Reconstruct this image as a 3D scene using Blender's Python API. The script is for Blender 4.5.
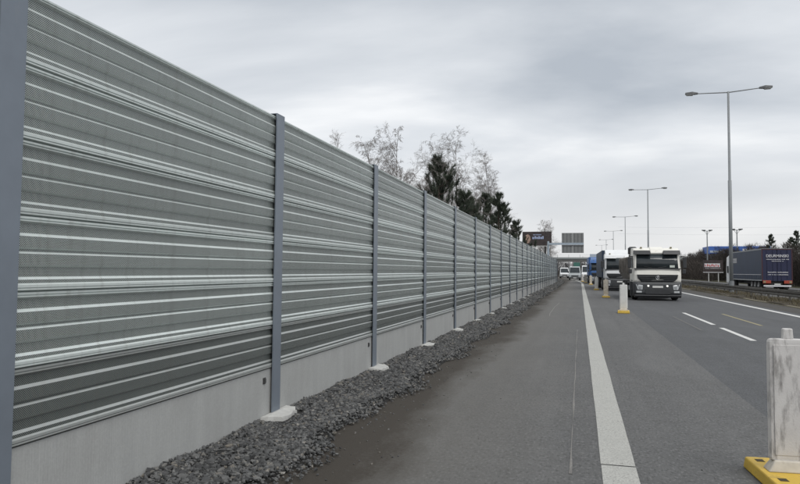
import bpy, math, random
import numpy as np
from mathutils import Vector, Matrix

random.seed(7); rng = np.random.default_rng(11)
for o in list(bpy.data.objects): bpy.data.objects.remove(o)
scene = bpy.context.scene
col = scene.collection
R = math.radians

# ------------------------------------------------------------------ camera
CAM_H, YAW, PITCH, ROLL = 1.5, 0.26252, 0.05079, 0.008
fw = Vector((-math.sin(YAW)*math.cos(PITCH), math.cos(YAW)*math.cos(PITCH), math.sin(PITCH)))
r0 = Vector((math.cos(YAW), math.sin(YAW), 0)); u0 = r0.cross(fw)
rt = r0*math.cos(ROLL) + u0*math.sin(ROLL); up = -r0*math.sin(ROLL) + u0*math.cos(ROLL)
cd = bpy.data.cameras.new('camera'); cam = bpy.data.objects.new('camera', cd); col.objects.link(cam)
cam.matrix_world = Matrix(((rt.x, up.x, -fw.x, 0), (rt.y, up.y, -fw.y, 0), (rt.z, up.z, -fw.z, CAM_H), (0, 0, 0, 1)))
cd.sensor_width = 36; cd.lens = 670/800*36; cd.shift_y = -6/800
cd.clip_start = .05; cd.clip_end = 6000
scene.camera = cam

# ------------------------------------------------------------------ sky, sun, exposure
SUN_EL, SUN_AZ = R(55), R(135)          # azimuth clockwise from +Y
world = bpy.data.worlds.new('World'); scene.world = world; world.use_nodes = True
wn, wl = world.node_tree.nodes, world.node_tree.links
wn.clear()
def N(nodes, t, **k):
    n = nodes.new(t)
    for a, b in k.items():
        if a.startswith('i_'): n.inputs[int(a[2:])].default_value = b
        else: setattr(n, a, b)
    return n
sky = N(wn, 'ShaderNodeTexSky', sky_type='NISHITA', sun_disc=False, sun_elevation=SUN_EL, sun_rotation=SUN_AZ)
tc = N(wn, 'ShaderNodeTexCoord')
sep = N(wn, 'ShaderNodeSeparateXYZ'); wl.new(tc.outputs['Generated'], sep.inputs[0])
zc = N(wn, 'ShaderNodeMath', operation='MAXIMUM', i_1=0.0); wl.new(sep.outputs[2], zc.inputs[0])
za = N(wn, 'ShaderNodeMath', operation='ADD', i_1=0.30); wl.new(zc.outputs[0], za.inputs[0])
dx = N(wn, 'ShaderNodeMath', operation='DIVIDE'); wl.new(sep.outputs[0], dx.inputs[0]); wl.new(za.outputs[0], dx.inputs[1])
dy = N(wn, 'ShaderNodeMath', operation='DIVIDE'); wl.new(sep.outputs[1], dy.inputs[0]); wl.new(za.outputs[0], dy.inputs[1])
cb = N(wn, 'ShaderNodeCombineXYZ'); wl.new(dx.outputs[0], cb.inputs[0]); wl.new(dy.outputs[0], cb.inputs[1])
mp = N(wn, 'ShaderNodeMapping'); wl.new(cb.outputs[0], mp.inputs[0])
mp.inputs['Location'].default_value = (36.0, 4.5, 0); mp.inputs['Rotation'].default_value = (0, 0, R(-22)); mp.inputs['Scale'].default_value = (.55, .85, 1)
n1 = N(wn, 'ShaderNodeTexNoise'); wl.new(mp.outputs[0], n1.inputs['Vector'])
n1.inputs['Scale'].default_value = 1.0; n1.inputs['Detail'].default_value = 8; n1.inputs['Roughness'].default_value = .5; n1.inputs['Distortion'].default_value = .5
rp = N(wn, 'ShaderNodeValToRGB'); wl.new(n1.outputs[0], rp.inputs[0])
e = rp.color_ramp.elements
e[0].position = .32; e[0].color = (.395, .43, .475, 1)
e[1].position = .585; e[1].color = (.84, .848, .855, 1)
m_ = e.new(.49); m_.color = (.625, .65, .68, 1)
# towards the horizon the cloud layer evens out to a pale warm grey
hz = N(wn, 'ShaderNodeMapRange', interpolation_type='SMOOTHSTEP'); wl.new(zc.outputs[0], hz.inputs['Value'])
hz.inputs['From Min'].default_value = 0.0; hz.inputs['From Max'].default_value = .21; hz.inputs['To Min'].default_value = .85; hz.inputs['To Max'].default_value = 0
mh = N(wn, 'ShaderNodeMix', data_type='RGBA'); wl.new(hz.outputs[0], mh.inputs[0]); wl.new(rp.outputs[0], mh.inputs[6]); mh.inputs[7].default_value = (.655, .655, .66, 1)
sk = N(wn, 'ShaderNodeMix', data_type='RGBA', blend_type='MULTIPLY'); sk.inputs[0].default_value = 1; wl.new(sky.outputs[0], sk.inputs[6]); sk.inputs[7].default_value = (.1, .1, .1, 1)
mx = N(wn, 'ShaderNodeMix', data_type='RGBA'); mx.inputs[0].default_value = .95; wl.new(sk.outputs[2], mx.inputs[6]); wl.new(mh.outputs[2], mx.inputs[7])
bg = N(wn, 'ShaderNodeBackground'); wl.new(mx.outputs[2], bg.inputs[0]); bg.inputs[1].default_value = 1.0
wo = N(wn, 'ShaderNodeOutputWorld'); wl.new(bg.outputs[0], wo.inputs[0])

sl = bpy.data.lights.new('sun', 'SUN'); sun = bpy.data.objects.new('sun', sl); col.objects.link(sun)
sl.energy = 1.3; sl.angle = R(35); sl.color = (1, .97, .93)
sd = Vector((math.sin(SUN_AZ)*math.cos(SUN_EL), math.cos(SUN_AZ)*math.cos(SUN_EL), math.sin(SUN_EL)))
sun.rotation_euler = sd.to_track_quat('Z', 'Y').to_euler(); sun.location = (0, -20, 40)
scene.view_settings.view_transform = 'Standard'; scene.view_settings.look = 'None'
scene.view_settings.exposure = 0.3; scene.view_settings.gamma = 1; scene.view_settings.use_curve_mapping = False
scene.render.engine = 'CYCLES'

# ------------------------------------------------------------------ materials
M = {}
def newmat(name):
    m = bpy.data.materials.new(name); m.use_nodes = True
    nt = m.node_tree; nt.nodes.clear()
    out = nt.nodes.new('ShaderNodeOutputMaterial'); b = nt.nodes.new('ShaderNodeBsdfPrincipled')
    nt.links.new(b.outputs[0], out.inputs[0]); M[name] = m
    return m, nt, b
def noise(nt, vec, scale, detail=4, rough=.55, st=None, dist=0):
    if st is not None:
        mp = nt.nodes.new('ShaderNodeMapping'); mp.inputs['Scale'].default_value = st; nt.links.new(vec, mp.inputs[0]); vec = mp.outputs[0]
    n = nt.nodes.new('ShaderNodeTexNoise'); nt.links.new(vec, n.inputs['Vector'])
    n.inputs['Scale'].default_value = scale; n.inputs['Detail'].default_value = detail; n.inputs['Roughness'].default_value = rough; n.inputs['Distortion'].default_value = dist
    return n.outputs[0]
def rng_(nt, v, a, b, c=0., d=1.):
    n = nt.nodes.new('ShaderNodeMapRange'); nt.links.new(v, n.inputs['Value'])
    for k, x in zip(('From Min', 'From Max', 'To Min', 'To Max'), (a, b, c, d)): n.inputs[k].default_value = x
    return n.outputs[0]
def mixc(nt, f, a, b, mode='MIX'):
    n = nt.nodes.new('ShaderNodeMix'); n.data_type = 'RGBA'; n.blend_type = mode
    for sock, v in ((n.inputs[0], f), (n.inputs[6], a), (n.inputs[7], b)):
        if isinstance(v, (int, float)): sock.default_value = v
        elif isinstance(v, tuple): sock.default_value = (*v[:3], 1)
        else: nt.links.new(v, sock)
    return n.outputs[2]
def mth(nt, op, a, b=None):
    n = nt.nodes.new('ShaderNodeMath'); n.operation = op
    for s, v in zip(n.inputs, (a, b)):
        if v is None: continue
        if isinstance(v, (int, float)): s.default_value = v
        else: nt.links.new(v, s)
    return n.outputs[0]
def bump(nt, b, h, strength=.3, dist=.01):
    n = nt.nodes.new('ShaderNodeBump'); n.inputs['Strength'].default_value = strength; n.inputs['Distance'].default_value = dist
    nt.links.new(h, n.inputs['Height']); nt.links.new(n.outputs[0], b.inputs['Normal'])
def ocoord(nt): return nt.nodes.new('ShaderNodeTexCoord').outputs['Object']
def mat(name, c, rough=.6, metal=0., var=.12, scale=6., bmp=0., bscale=80., emit=None, spec=.5, st=None, dirt=None):
    m, nt, b = newmat(name)
    oc = ocoord(nt)
    n = noise(nt, oc, scale, 5, .6, st)
    f = rng_(nt, n, .3, .7)
    lo = tuple(x*(1-var) for x in c); hi = tuple(min(1, x*(1+var)) for x in c)
    cc = mixc(nt, f, lo, hi)
    if dirt:
        d = rng_(nt, noise(nt, oc, dirt[1], 6, .65, dirt[3] if len(dirt) > 3 else None), dirt[2], dirt[2]+.25)
        cc = mixc(nt, d, cc, dirt[0])
    nt.links.new(cc, b.inputs['Base Color'])
    b.inputs['Roughness'].default_value = rough; b.inputs['Metallic'].default_value = metal; b.inputs['Specular IOR Level'].default_value = spec
    if bmp: bump(nt, b, noise(nt, oc, bscale, 4), bmp)
    if emit: b.inputs['Emission Color'].default_value = (*emit[0], 1); b.inputs['Emission Strength'].default_value = emit[1]
    return m

def asphalt(name, base, dust=None, streak=.22, patch=None):
    m, nt, b = newmat(name); oc = ocoord(nt)
    g = noise(nt, oc, 55, 6, .85)                                   # aggregate grain
    big = noise(nt, oc, .55, 5, .6)
    mid = noise(nt, oc, 7, 7, .85, (1, .6, 1))
    thin = noise(nt, oc, 1.0, 6, .7, (9, .12, 1), .3)               # narrow tyre and drag marks
    st = noise(nt, oc, 1.0, 5, .6, (2.6, .07, 1))                   # wheel-track streaks along the road
    c = mixc(nt, rng_(nt, g, .34, .66), tuple(x*.58 for x in base), tuple(x*1.45 for x in base))
    c = mixc(nt, .5, c, mixc(nt, rng_(nt, mid, .36, .64), tuple(x*.55 for x in base), tuple(x*1.5 for x in base)))
    c = mixc(nt, rng_(nt, thin, .55, .75, 0, .45), c, tuple(x*1.5 for x in base))
    c = mixc(nt, rng_(nt, thin, .42, .25, 0, .45), c, tuple(x*.6 for x in base))
    c = mixc(nt, mth(nt, 'MULTIPLY', rng_(nt, st, .32, .68), .45), c, tuple(x*(1+streak*2.2) for x in base))
    c = mixc(nt, mth(nt, 'MULTIPLY', rng_(nt, big, .35, .7), .4), c, tuple(x*(1-streak) for x in base))
    c = mixc(nt, rng_(nt, noise(nt, oc, .9, 4, .6, (1.2, .3, 1), .8), .54, .72, 0, .5), c, tuple(x*1.45 for x in base))   # pale scuffed patches
    spots = noise(nt, oc, 9, 3, .5)
    c = mixc(nt, mth(nt, 'MULTIPLY', rng_(nt, spots, .68, .74), .35), c, tuple(x*.5 for x in base))
    ch = noise(nt, oc, 42, 2, .5, (1, .5, 1))                          # pale stone chips and dark pits
    c = mixc(nt, rng_(nt, ch, .58, .66, 0, .55), c, tuple(x*1.9 for x in base))
    c = mixc(nt, rng_(nt, ch, .42, .34, 0, .6), c, tuple(x*.45 for x in base))
    if dust:
        sp = nt.nodes.new('ShaderNodeSeparateXYZ'); nt.links.new(oc, sp.inputs[0])
        wob = mth(nt, 'MULTIPLY', mth(nt, 'SUBTRACT', noise(nt, oc, .8, 6, .65, (1, .35, 1)), .5), 1.7)
        xx = mth(nt, 'ADD', sp.outputs[0], wob)
        for (x0, x1, amount, dc) in dust:
            f = rng_(nt, xx, x0, x1, amount, 0)
            f = mth(nt, 'MULTIPLY', f, rng_(nt, noise(nt, oc, 30, 5, .7), .25, .6, .55, 1))
            c = mixc(nt, f, c, dc)
    nt.links.new(c, b.inputs['Base Color'])
    b.inputs['Roughness'].default_value = .82; b.inputs['Specular IOR Level'].default_value = .35
    bump(nt, b, g, .7, .006)
    return m
asphalt('asphalt_shoulder', (.097, .0975, .097), dust=[(-1.9, 0., .8, (.148, .141, .127)), (-1.85, -1.3, 1.4, (.050, .043, .035))])
asphalt('asphalt_lane', (.073, .0755, .079), streak=.2)
asphalt('asphalt_far', (.075, .075, .076))
asphalt('asphalt_dirty', (.05, .046, .041))

def paint(name, c, wear, under):
    m, nt, b = newmat(name); oc = ocoord(nt)
    n = noise(nt, oc, 60, 5, .75); n2 = noise(nt, oc, 3, 5, .6)
    c1 = mixc(nt, rng_(nt, n2, .3, .7), tuple(x*.82 for x in c), c)
    c1 = mixc(nt, rng_(nt, noise(nt, oc, 75, 4, .8, (1, .55, 1)), .42, .66, 0, .6), c1, tuple(x*.42 for x in c))
    w = rng_(nt, mth(nt, 'ADD', n, mth(nt, 'MULTIPLY', n2, .35)), wear, wear+.12)
    nt.links.new(mixc(nt, w, c1, under), b.inputs['Base Color'])
    b.inputs['Roughness'].default_value = .75; bump(nt, b, n, .4, .003)
paint('line_white', (.46, .46, .43), .74, (.12, .115, .11))
paint('line_white_fresh', (.70, .70, .68), .90, (.1, .1, .1))
paint('line_yellow', (.34, .30, .17), .72, (.085, .085, .085))
paint('line_pale', (.26, .25, .235), .62, (.135, .13, .122))
paint('line_ghost', (.14, .138, .13), .62, (.08, .08, .08))

def soil(name, a, b_, c_, scale=14):
    m, nt, b = newmat(name); oc = ocoord(nt)
    n = noise(nt, oc, scale, 7, .7); n2 = noise(nt, oc, 1.3, 4, .6)
    c = mixc(nt, rng_(nt, n, .32, .68), a, b_)
    c = mixc(nt, mth(nt, 'MULTIPLY', rng_(nt, n2, .4, .7), .7), c, c_)
    nt.links.new(c, b.inputs['Base Color']); b.inputs['Roughness'].default_value = .95; b.inputs['Specular IOR Level'].default_value = .2
    bump(nt, b, noise(nt, oc, 55, 6, .7), .9, .02)
soil('soil', (.040, .034, .028), (.085, .074, .062), (.062, .053, .043))
soil('bed', (.022, .022, .022), (.055, .054, .052), (.04, .039, .037), 40)
soil('median_soil', (.040, .034, .026), (.088, .075, .055), (.062, .056, .038), 9)
soil('field', (.05, .052, .03), (.095, .09, .055), (.07, .062, .045), 2)

# stones: each one its own grey, from the 'tone' attribute
m, nt, b = newmat('stone')
at = nt.nodes.new('ShaderNodeAttribute'); at.attribute_name = 'tone'; oc = ocoord(nt)
rp2 = nt.nodes.new('ShaderNodeValToRGB'); nt.links.new(at.outputs['Fac'], rp2.inputs[0])
el = rp2.color_ramp.elements; el[0].color = (.026, .027, .028, 1); el[1].color = (.30, .285, .26, 1); el[1].position = 1
for p, c in ((.4, (.098, .100, .101, 1)), (.72, (.175, .175, .17, 1)), (.9, (.18, .16, .13, 1))): x = el.new(p); x.color = c
nt.links.new(mixc(nt, rng_(nt, noise(nt, oc, 60, 4), .3, .7), rp2.outputs[0], mixc(nt, .5, rp2.outputs[0], (.05, .05, .05))), b.inputs['Base Color'])
b.inputs['Roughness'].default_value = .8; bump(nt, b, noise(nt, oc, 120, 3), .4, .004)

def panel_mat(name, c, holes):
    m, nt, b = newmat(name); tcn = nt.nodes.new('ShaderNodeTexCoord'); oc = tcn.outputs['Object']
    oi = nt.nodes.new('ShaderNodeObjectInfo')
    n = noise(nt, oc, 1.6, 5, .6, (1, .35, 2.2))
    tone = mth(nt, 'ADD', rng_(nt, oi.outputs['Random'], 0, 1, .88, 1.06), rng_(nt, n, .3, .7, -.10, .10))
    cn = nt.nodes.new('ShaderNodeCombineXYZ')
    for i in range(3): nt.links.new(mth(nt, 'MULTIPLY', tone, c[i]), cn.inputs[i])
    cc = cn.outputs[0]
    # dust settled and run down in faint streaks
    stn = rng_(nt, noise(nt, oc, 8, 5, .65, (1, 2.6, .16)), .52, .74, 0, .30)
    cc = mixc(nt, stn, cc, (.22, .21, .19))
    if holes:
        p = .0125
        def lattice(off):
            mp = nt.nodes.new('ShaderNodeMapping'); mp.inputs['Scale'].default_value = (0, 1/p, 1/p); mp.inputs['Location'].default_value = (0, off, off); nt.links.new(oc, mp.inputs[0])
            fr = nt.nodes.new('ShaderNodeVectorMath'); fr.operation = 'FRACTION'; nt.links.new(mp.outputs[0], fr.inputs[0])
            sb = nt.nodes.new('ShaderNodeVectorMath'); sb.operation = 'SUBTRACT'; nt.links.new(fr.outputs[0], sb.inputs[0]); sb.inputs[1].default_value = (0, .5, .5)
            ln = nt.nodes.new('ShaderNodeVectorMath'); ln.operation = 'LENGTH'; nt.links.new(sb.outputs[0], ln.inputs[0])
            return ln.outputs['Value']
        dmin = mth(nt, 'MINIMUM', lattice(0.), lattice(.5))
        hole = mth(nt, 'LESS_THAN', dmin, .275)
        cc = mixc(nt, hole, cc, (.012, .012, .012))
        b.inputs['Specular IOR Level'].default_value = .35
    bump(nt, b, noise(nt, oc, 1.1, 3, .5, (1, 1, .6)), .35, .03)
    nt.links.new(cc, b.inputs['Base Color'])
    b.inputs['Roughness'].default_value = .38; b.inputs['Metallic'].default_value = .25
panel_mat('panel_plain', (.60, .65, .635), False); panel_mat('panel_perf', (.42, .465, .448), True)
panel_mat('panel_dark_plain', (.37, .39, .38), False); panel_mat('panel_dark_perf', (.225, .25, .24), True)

m, nt, b = newmat('plinth'); oc = ocoord(nt)
st1 = noise(nt, oc, 5, 5, .6, (1, 1.6, .12)); n2 = noise(nt, oc, 2.2, 6, .65); g = noise(nt, oc, 70, 5, .75)
c = mixc(nt, rng_(nt, st1, .3, .7), (.375, .382, .375), (.42, .428, .418))
c = mixc(nt, mth(nt, 'MULTIPLY', rng_(nt, n2, .45, .75), .5), c, (.33, .33, .32))
c = mixc(nt, rng_(nt, noise(nt, oc, 26, 3), .66, .72, 0, .5), c, (.46, .46, .45))
c = mixc(nt, rng_(nt, g, .35, .65, 0, .28), c, (.22, .22, .215))
nt.links.new(c, b.inputs['Base Color']); b.inputs['Roughness'].default_value = .85
bump(nt, b, noise(nt, oc, 40, 4, .6, (1, 2, .08)), .5, .006)

mat('post', (.195, .225, .265), .45, .25, .10, 2, dirt=((.26, .27, .28), 6, .6, (1, 1, .2)))
mat('anchor', (.05, .05, .05), .8)
mat('fresh_concrete', (.47, .47, .45), .85, 0, .10, 12, .5, 60)
mat('galv', (.34, .36, .37), .5, .4, .12, 3)
mat('lamp_steel', (.225, .24, .25), .55, .2, .10, 1.5, dirt=((.13, .13, .12), 3, .6))
mat('lamp_head', (.12, .125, .13), .5)
mat('lamp_glass', (.45, .46, .46), .2)
mat('rail', (.105, .10, .09), .65, .2, .3, 3, .3, 40, dirt=((.055, .048, .04), 5, .5))
mat('rail_top', (.17, .165, .15), .6, .2, .25, 4)
mat('kerb', (.26, .235, .17), .85, 0, .35, 2.5, .4, 30)
mat('board_white', (.56, .545, .53), .5, 0, .10, 4, .15, 90, dirt=((.10, .09, .085), 10, .50, (1.6, 1, .4)))
mat('board_white_clean', (.64, .64, .62), .5, 0, .12, 4, dirt=((.35, .33, .30), 6, .58))
mat('board_tan', (.52, .485, .42), .6, 0, .2, 5, dirt=((.25, .21, .15), 6, .5))
mat('base_yellow', (.60, .40, .055), .6, 0, .15, 5, .3, 60, dirt=((.20, .15, .07), 9, .56))
mat('base_hole', (.06, .045, .02), .9)
mat('cream', (.76, .745, .69), .3, 0, .06, 2, dirt=((.40, .37, .30), 2.2, .60))
mat('truck_white', (.72, .73, .74), .3, 0, .05, 2, dirt=((.5, .49, .47), 2, .62))
mat('truck_blue', (.035, .11, .30), .35, 0, .1, 2)
mat('van_grey', (.42, .45, .46), .3, .2, .06, 2)
mat('car_dark', (.03, .035, .045), .3, .2)
mat('glass', (.026, .033, .037), .07, 0, .35, 1.5, spec=.5)
mat('plastic', (.032, .034, .037), .5, 0, .2, 6)
mat('plastic_grey', (.045, .048, .052), .5, 0, .15, 4)
mat('rubber', (.022, .022, .022), .9, 0, .2, 9)
mat('rim', (.30, .30, .30), .5, .4, .25, 9)
mat('tipper', (.17, .155, .14), .65, .1, .25, 2.5, .2, 20, dirt=((.085, .075, .06), 3, .52))
mat('chassis', (.035, .034, .033), .7, 0, .2, 5)
mat('headlight', (.55, .57, .58), .15, .2, .1, 8)
mat('headlight_lit', (.9, .9, .85), .2, emit=((1, .97, .88), .6))
mat('plate', (.62, .62, .60), .5, 0, .05)
mat('paper', (.55, .6, .55), .6)
mat('chrome', (.42, .43, .44), .3, .8, .05)
mat('curtain', (.020, .034, .064), .6, 0, .15, .8, .35, 2.2, dirt=((.040, .054, .080), .9, .60))
mat('navy', (.016, .020, .058), .45, 0, .12, 1.2)
mat('maroon', (.05, .014, .022), .5)
mat('tail_red', (.36, .06, .035), .3, 0, .25, 14)
mat('white_print', (.62, .62, .64), .6)
mat('red_print', (.50, .06, .05), .6)
mat('pale_frame', (.5, .5, .49), .5)
mat('board_dark', (.045, .034, .034), .6, 0, .35, 1.4)
mat('poster_skin', (.36, .25, .20), .6, 0, .35, 2)
mat('poster_blue', (.34, .40, .58), .6, 0, .3, 3)
mat('sign_back', (.22, .225, .225), .55, .35, .08, 1)
mat('sign_rib', (.13, .135, .14), .5, .3)
mat('gantry', (.36, .42, .48), .5, .3)
mat('bridge_concrete', (.21, .21, .205), .85, 0, .14, .5, dirt=((.17, .17, .16), .7, .58))
mat('bridge_rail', (.26, .28, .28), .6)
mat('blue_fascia', (.05, .13, .42), .5, 0, .1, .4)
mat('pale_fascia', (.40, .46, .54), .6)
mat('shop_wall', (.24, .30, .36), .6, 0, .15, .8)
mat('green_sign', (.05, .16, .13), .6)
mat('birch_bark', (.20, .18, .17), .85, 0, .35, 6)
mat('twig', (.22, .20, .19), .85, 0, .25, 3)
mat('pine_bark', (.07, .052, .042), .9, 0, .3, 8)
mat('wire', (.25, .25, .26), .6)
def leafmat(name, a, b_):
    m, nt, b = newmat(name); at = nt.nodes.new('ShaderNodeAttribute'); at.attribute_name = 'tone'
    nt.links.new(mixc(nt, at.outputs['Fac'], a, b_), b.inputs['Base Color']); b.inputs['Roughness'].default_value = .75; b.inputs['Specular IOR Level'].default_value = .25
leafmat('needles', (.036, .048, .038), (.105, .122, .088))
leafmat('thicket', (.034, .029, .027), (.088, .075, .066))
leafmat('far_wood', (.075, .075, .08), (.13, .125, .12))
leafmat('dry_grass', (.07, .058, .035), (.17, .145, .09))

# ------------------------------------------------------------------ mesh helpers
class MB:
    def __init__(s): s.v = []; s.f = []; s.m = []
    def add(s, vs, fs, mi=0):
        o = len(s.v); s.v += [tuple(p) for p in vs]; s.f += [tuple(i+o for i in f) for f in fs]; s.m += [mi]*len(fs); return s
    def box(s, x0, x1, y0, y1, z0, z1, mi=0):
        return s.add([(x0,y0,z0),(x1,y0,z0),(x1,y1,z0),(x0,y1,z0),(x0,y0,z1),(x1,y0,z1),(x1,y1,z1),(x0,y1,z1)],
                     [(0,3,2,1),(4,5,6,7),(0,1,5,4),(1,2,6,5),(2,3,7,6),(3,0,4,7)], mi)
    def hexa(s, bot, top, mi=0):
        return s.add(list(bot)+list(top), [(0,3,2,1),(4,5,6,7),(0,1,5,4),(1,2,6,5),(2,3,7,6),(3,0,4,7)], mi)
    def prism(s, poly, axis, a, b, mi=0):
        """poly: ccw list of 2D points; extruded along axis 'x','y','z' between a and b"""
        n = len(poly)
        def P(p, t): return (t, p[0], p[1]) if axis == 'x' else ((p[0], t, p[1]) if axis == 'y' else (p[0], p[1], t))
        vs = [P(p, a) for p in poly] + [P(p, b) for p in poly]
        fs = [tuple(range(n))[::-1], tuple(range(n, 2*n))] + [(i, (i+1) % n, n+(i+1) % n, n+i) for i in range(n)]
        return s.add(vs, fs, mi)
    def tube(s, pts, rad, n=8, mi=0, cap=True):
        pts = [Vector(p) for p in pts]; o = len(s.v)
        if not isinstance(rad, (list, tuple)): rad = [rad]*len(pts)
        for i, p in enumerate(pts):
            d = (pts[min(i+1, len(pts)-1)] - pts[max(i-1, 0)]).normalized()
            a = d.cross(Vector((0, 0, 1)) if abs(d.z) < .9 else Vector((1, 0, 0))).normalized(); c = d.cross(a)
            for k in range(n):
                t = 2*math.pi*k/n; s.v.append(tuple(p + (a*math.cos(t) + c*math.sin(t))*rad[i]))
        for i in range(len(pts)-1):
            for k in range(n):
                k2 = (k+1) % n; s.f.append((o+i*n+k, o+i*n+k2, o+(i+1)*n+k2, o+(i+1)*n+k)); s.m.append(mi)
        if cap:
            s.f.append(tuple(o+k for k in range(n))[::-1]); s.m.append(mi)
            s.f.append(tuple(o+(len(pts)-1)*n+k for k in range(n))); s.m.append(mi)
        return s
    def lathe_x(s, prof, x, y, z, n=20, mi=0):
        """prof: list of (dx, radius), revolved round the x axis"""
        o = len(s.v)
        for dx_, r in prof:
            for k in range(n):
                t = 2*math.pi*k/n; s.v.append((x+dx_, y+r*math.cos(t), z+r*math.sin(t)))
        for i in range(len(prof)-1):
            for k in range(n):
                k2 = (k+1) % n; s.f.append((o+i*n+k, o+(i+1)*n+k, o+(i+1)*n+k2, o+i*n+k2)); s.m.append(mi)
        s.f.append(tuple(o+k for k in range(n))); s.m.append(mi)
        s.f.append(tuple(o+(len(prof)-1)*n+k for k in range(n))[::-1]); s.m.append(mi)
        return s
    def mesh(s, name, mats, smooth=False):
        me = bpy.data.meshes.new(name); me.from_pydata(s.v, [], s.f)
        for m in ([mats] if isinstance(mats, str) else mats): me.materials.append(M[m])
        me.polygons.foreach_set('material_index', s.m)
        if smooth: me.polygons.foreach_set('use_smooth', [True]*len(s.f))
        me.update(); return me
    def build(s, name, mats, parent=None, smooth=False, bevel=0, seg=2):
        o = bpy.data.objects.new(name, s.mesh(name, mats, smooth)); col.objects.link(o)
        if parent: o.parent = parent
        if bevel:
            bm = o.modifiers.new('bevel', 'BEVEL'); bm.width = bevel; bm.segments = seg; bm.limit_method = 'ANGLE'; bm.angle_limit = R(25)
        return o
def tag(o, label=None, cat=None, group=None, kind=None):
    for k, v in (('label', label), ('category', cat), ('group', group), ('kind', kind)):
        if v: o[k] = v
    return o
def empty(name, loc, rz=0., label=None, cat=None, group=None):
    o = bpy.data.objects.new(name, None); col.objects.link(o); o.location = loc; o.rotation_euler = (0, 0, rz); o.empty_display_size = .3
    return tag(o, label, cat, group)
def link(name, me, parent, loc=(0, 0, 0), rz=0.):
    o = bpy.data.objects.new(name, me); col.objects.link(o); o.parent = parent; o.location = loc; o.rotation_euler = (0, 0, rz); return o
def copy_tree(o, parent=None):
    c = o.copy(); col.objects.link(c); c.parent = parent
    for ch in list(o.children): copy_tree(ch, c)
    return c
def big_mesh(name, V, F, mat_, tone=None, parent=None):
    """V (n,3), F (m,k) numpy arrays, all faces with k corners"""
    me = bpy.data.meshes.new(name); k = F.shape[1]
    me.vertices.add(len(V)); me.vertices.foreach_set('co', V.astype(np.float32).ravel())
    me.loops.add(F.size); me.loops.foreach_set('vertex_index', F.astype(np.int32).ravel())
    me.polygons.add(len(F)); me.polygons.foreach_set('loop_start', np.arange(0, F.size, k, dtype=np.int32))
    if tone is not None:
        a = me.attributes.new('tone', 'FLOAT', 'POINT'); a.data.foreach_set('value', tone.astype(np.float32))
    me.polygons.foreach_set('use_smooth', np.zeros(len(F), dtype=bool)); me.update(calc_edges=True); me.validate(); me.materials.append(M[mat_])
    o = bpy.data.objects.new(name, me); col.objects.link(o)
    if parent: o.parent = parent
    return o
def text_mesh(name, s, size, mat_, parent, loc, rot, xscale=1., extr=.004):
    cu = bpy.data.curves.new(name, 'FONT'); cu.body = s; cu.size = size; cu.align_x = 'CENTER'; cu.align_y = 'CENTER'; cu.extrude = extr; cu.offset = size*.012
    t = bpy.data.objects.new(name+'_tmp', cu); col.objects.link(t)
    dg = bpy.context.evaluated_depsgraph_get(); me = bpy.data.meshes.new_from_object(t.evaluated_get(dg))
    bpy.data.objects.remove(t); me.materials.clear(); me.materials.append(M[mat_])
    o = bpy.data.objects.new(name, me); col.objects.link(o); o.parent = parent; o.location = loc; o.rotation_euler = rot; o.scale = (xscale, 1, 1)
    return o

# ------------------------------------------------------------------ the setting
CURVE_Y, CURVE_R = 83., 583.
def shift(y): return -(max(0., y-CURVE_Y)**2)/(2*CURVE_R) if y < 330 else -(247**2)/(2*CURVE_R)
def strip(name, xl, xr, ys, z, mat_, kind='structure', parent=None, nx=1, zf=None):
    V, F = [], []
    for y in ys:
        a, b_ = xl(y), xr(y)
        for i in range(nx+1):
            x = a+(b_-a)*i/nx; V.append((x, y, zf(x, y) if zf else z))
    for j in range(len(ys)-1):
        for i in range(nx): k = j*(nx+1)+i; F.append((k, k+1, k+nx+2, k+nx+1))
    mb = MB(); mb.add(V, F); o = mb.build(name, mat_, parent)
    if not parent: o['kind'] = kind
    return o
def ysamp(a, b_, near=.5):
    ys = [a]
    while ys[-1] < b_: ys.append(ys[-1] + max(near, .06*max(0, ys[-1])))
    ys[-1] = b_; return ys
YS = ysamp(-25, 700, 1.)
mb = MB(); mb.add([(-3000, -600, -.42), (3000, -600, -.42), (3000, 5000, -.42), (-3000, 5000, -.42)], [(0, 1, 2, 3)])
tag(mb.build('ground', 'field'), kind='structure')
sh = strip('hard_shoulder', lambda y: -2.2+shift(y), lambda y: 1.87, YS, 0, 'asphalt_shoulder')
road = strip('carriageway', lambda y: 1.87, lambda y: 9.0, YS, .0, 'asphalt_lane')
strip('opposite_carriageway', lambda y: 12.6, lambda y: 24.5, YS, -.25, 'asphalt_far')
def wob(y, a, ph): return a*(math.sin(y*1.9+ph)+.6*math.sin(y*4.3+ph*2)+.4*math.sin(y*9.1+ph*3))
def verge_z(x, y):
    t = x - shift(y)
    if t < -3.2: return -.15 - .25*min(1, (-3.2-t)/2.5)
    return -.03
strip('verge', lambda y: -5.8+shift(y), lambda y: -2.12+shift(y), ysamp(-6, 330, .15), 0, 'soil', nx=12, zf=verge_z)
def med_z(x, y): return .05+.03*math.sin(x*5+y*.9)+.03*math.sin(y*2.1+x*2) if x < 11.4 else .04-.31*(x-11.4)/1.2
strip('median', lambda y: 8.95, lambda y: 12.65, ysamp(-6, 700, .5), 0, 'median_soil', nx=14, zf=med_z)
strip('dirty_margin', lambda y: 7.75+wob(y, .05, 2), lambda y: 9.02, ysamp(-6, 600, .5), .004, 'asphalt_dirty')
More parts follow.
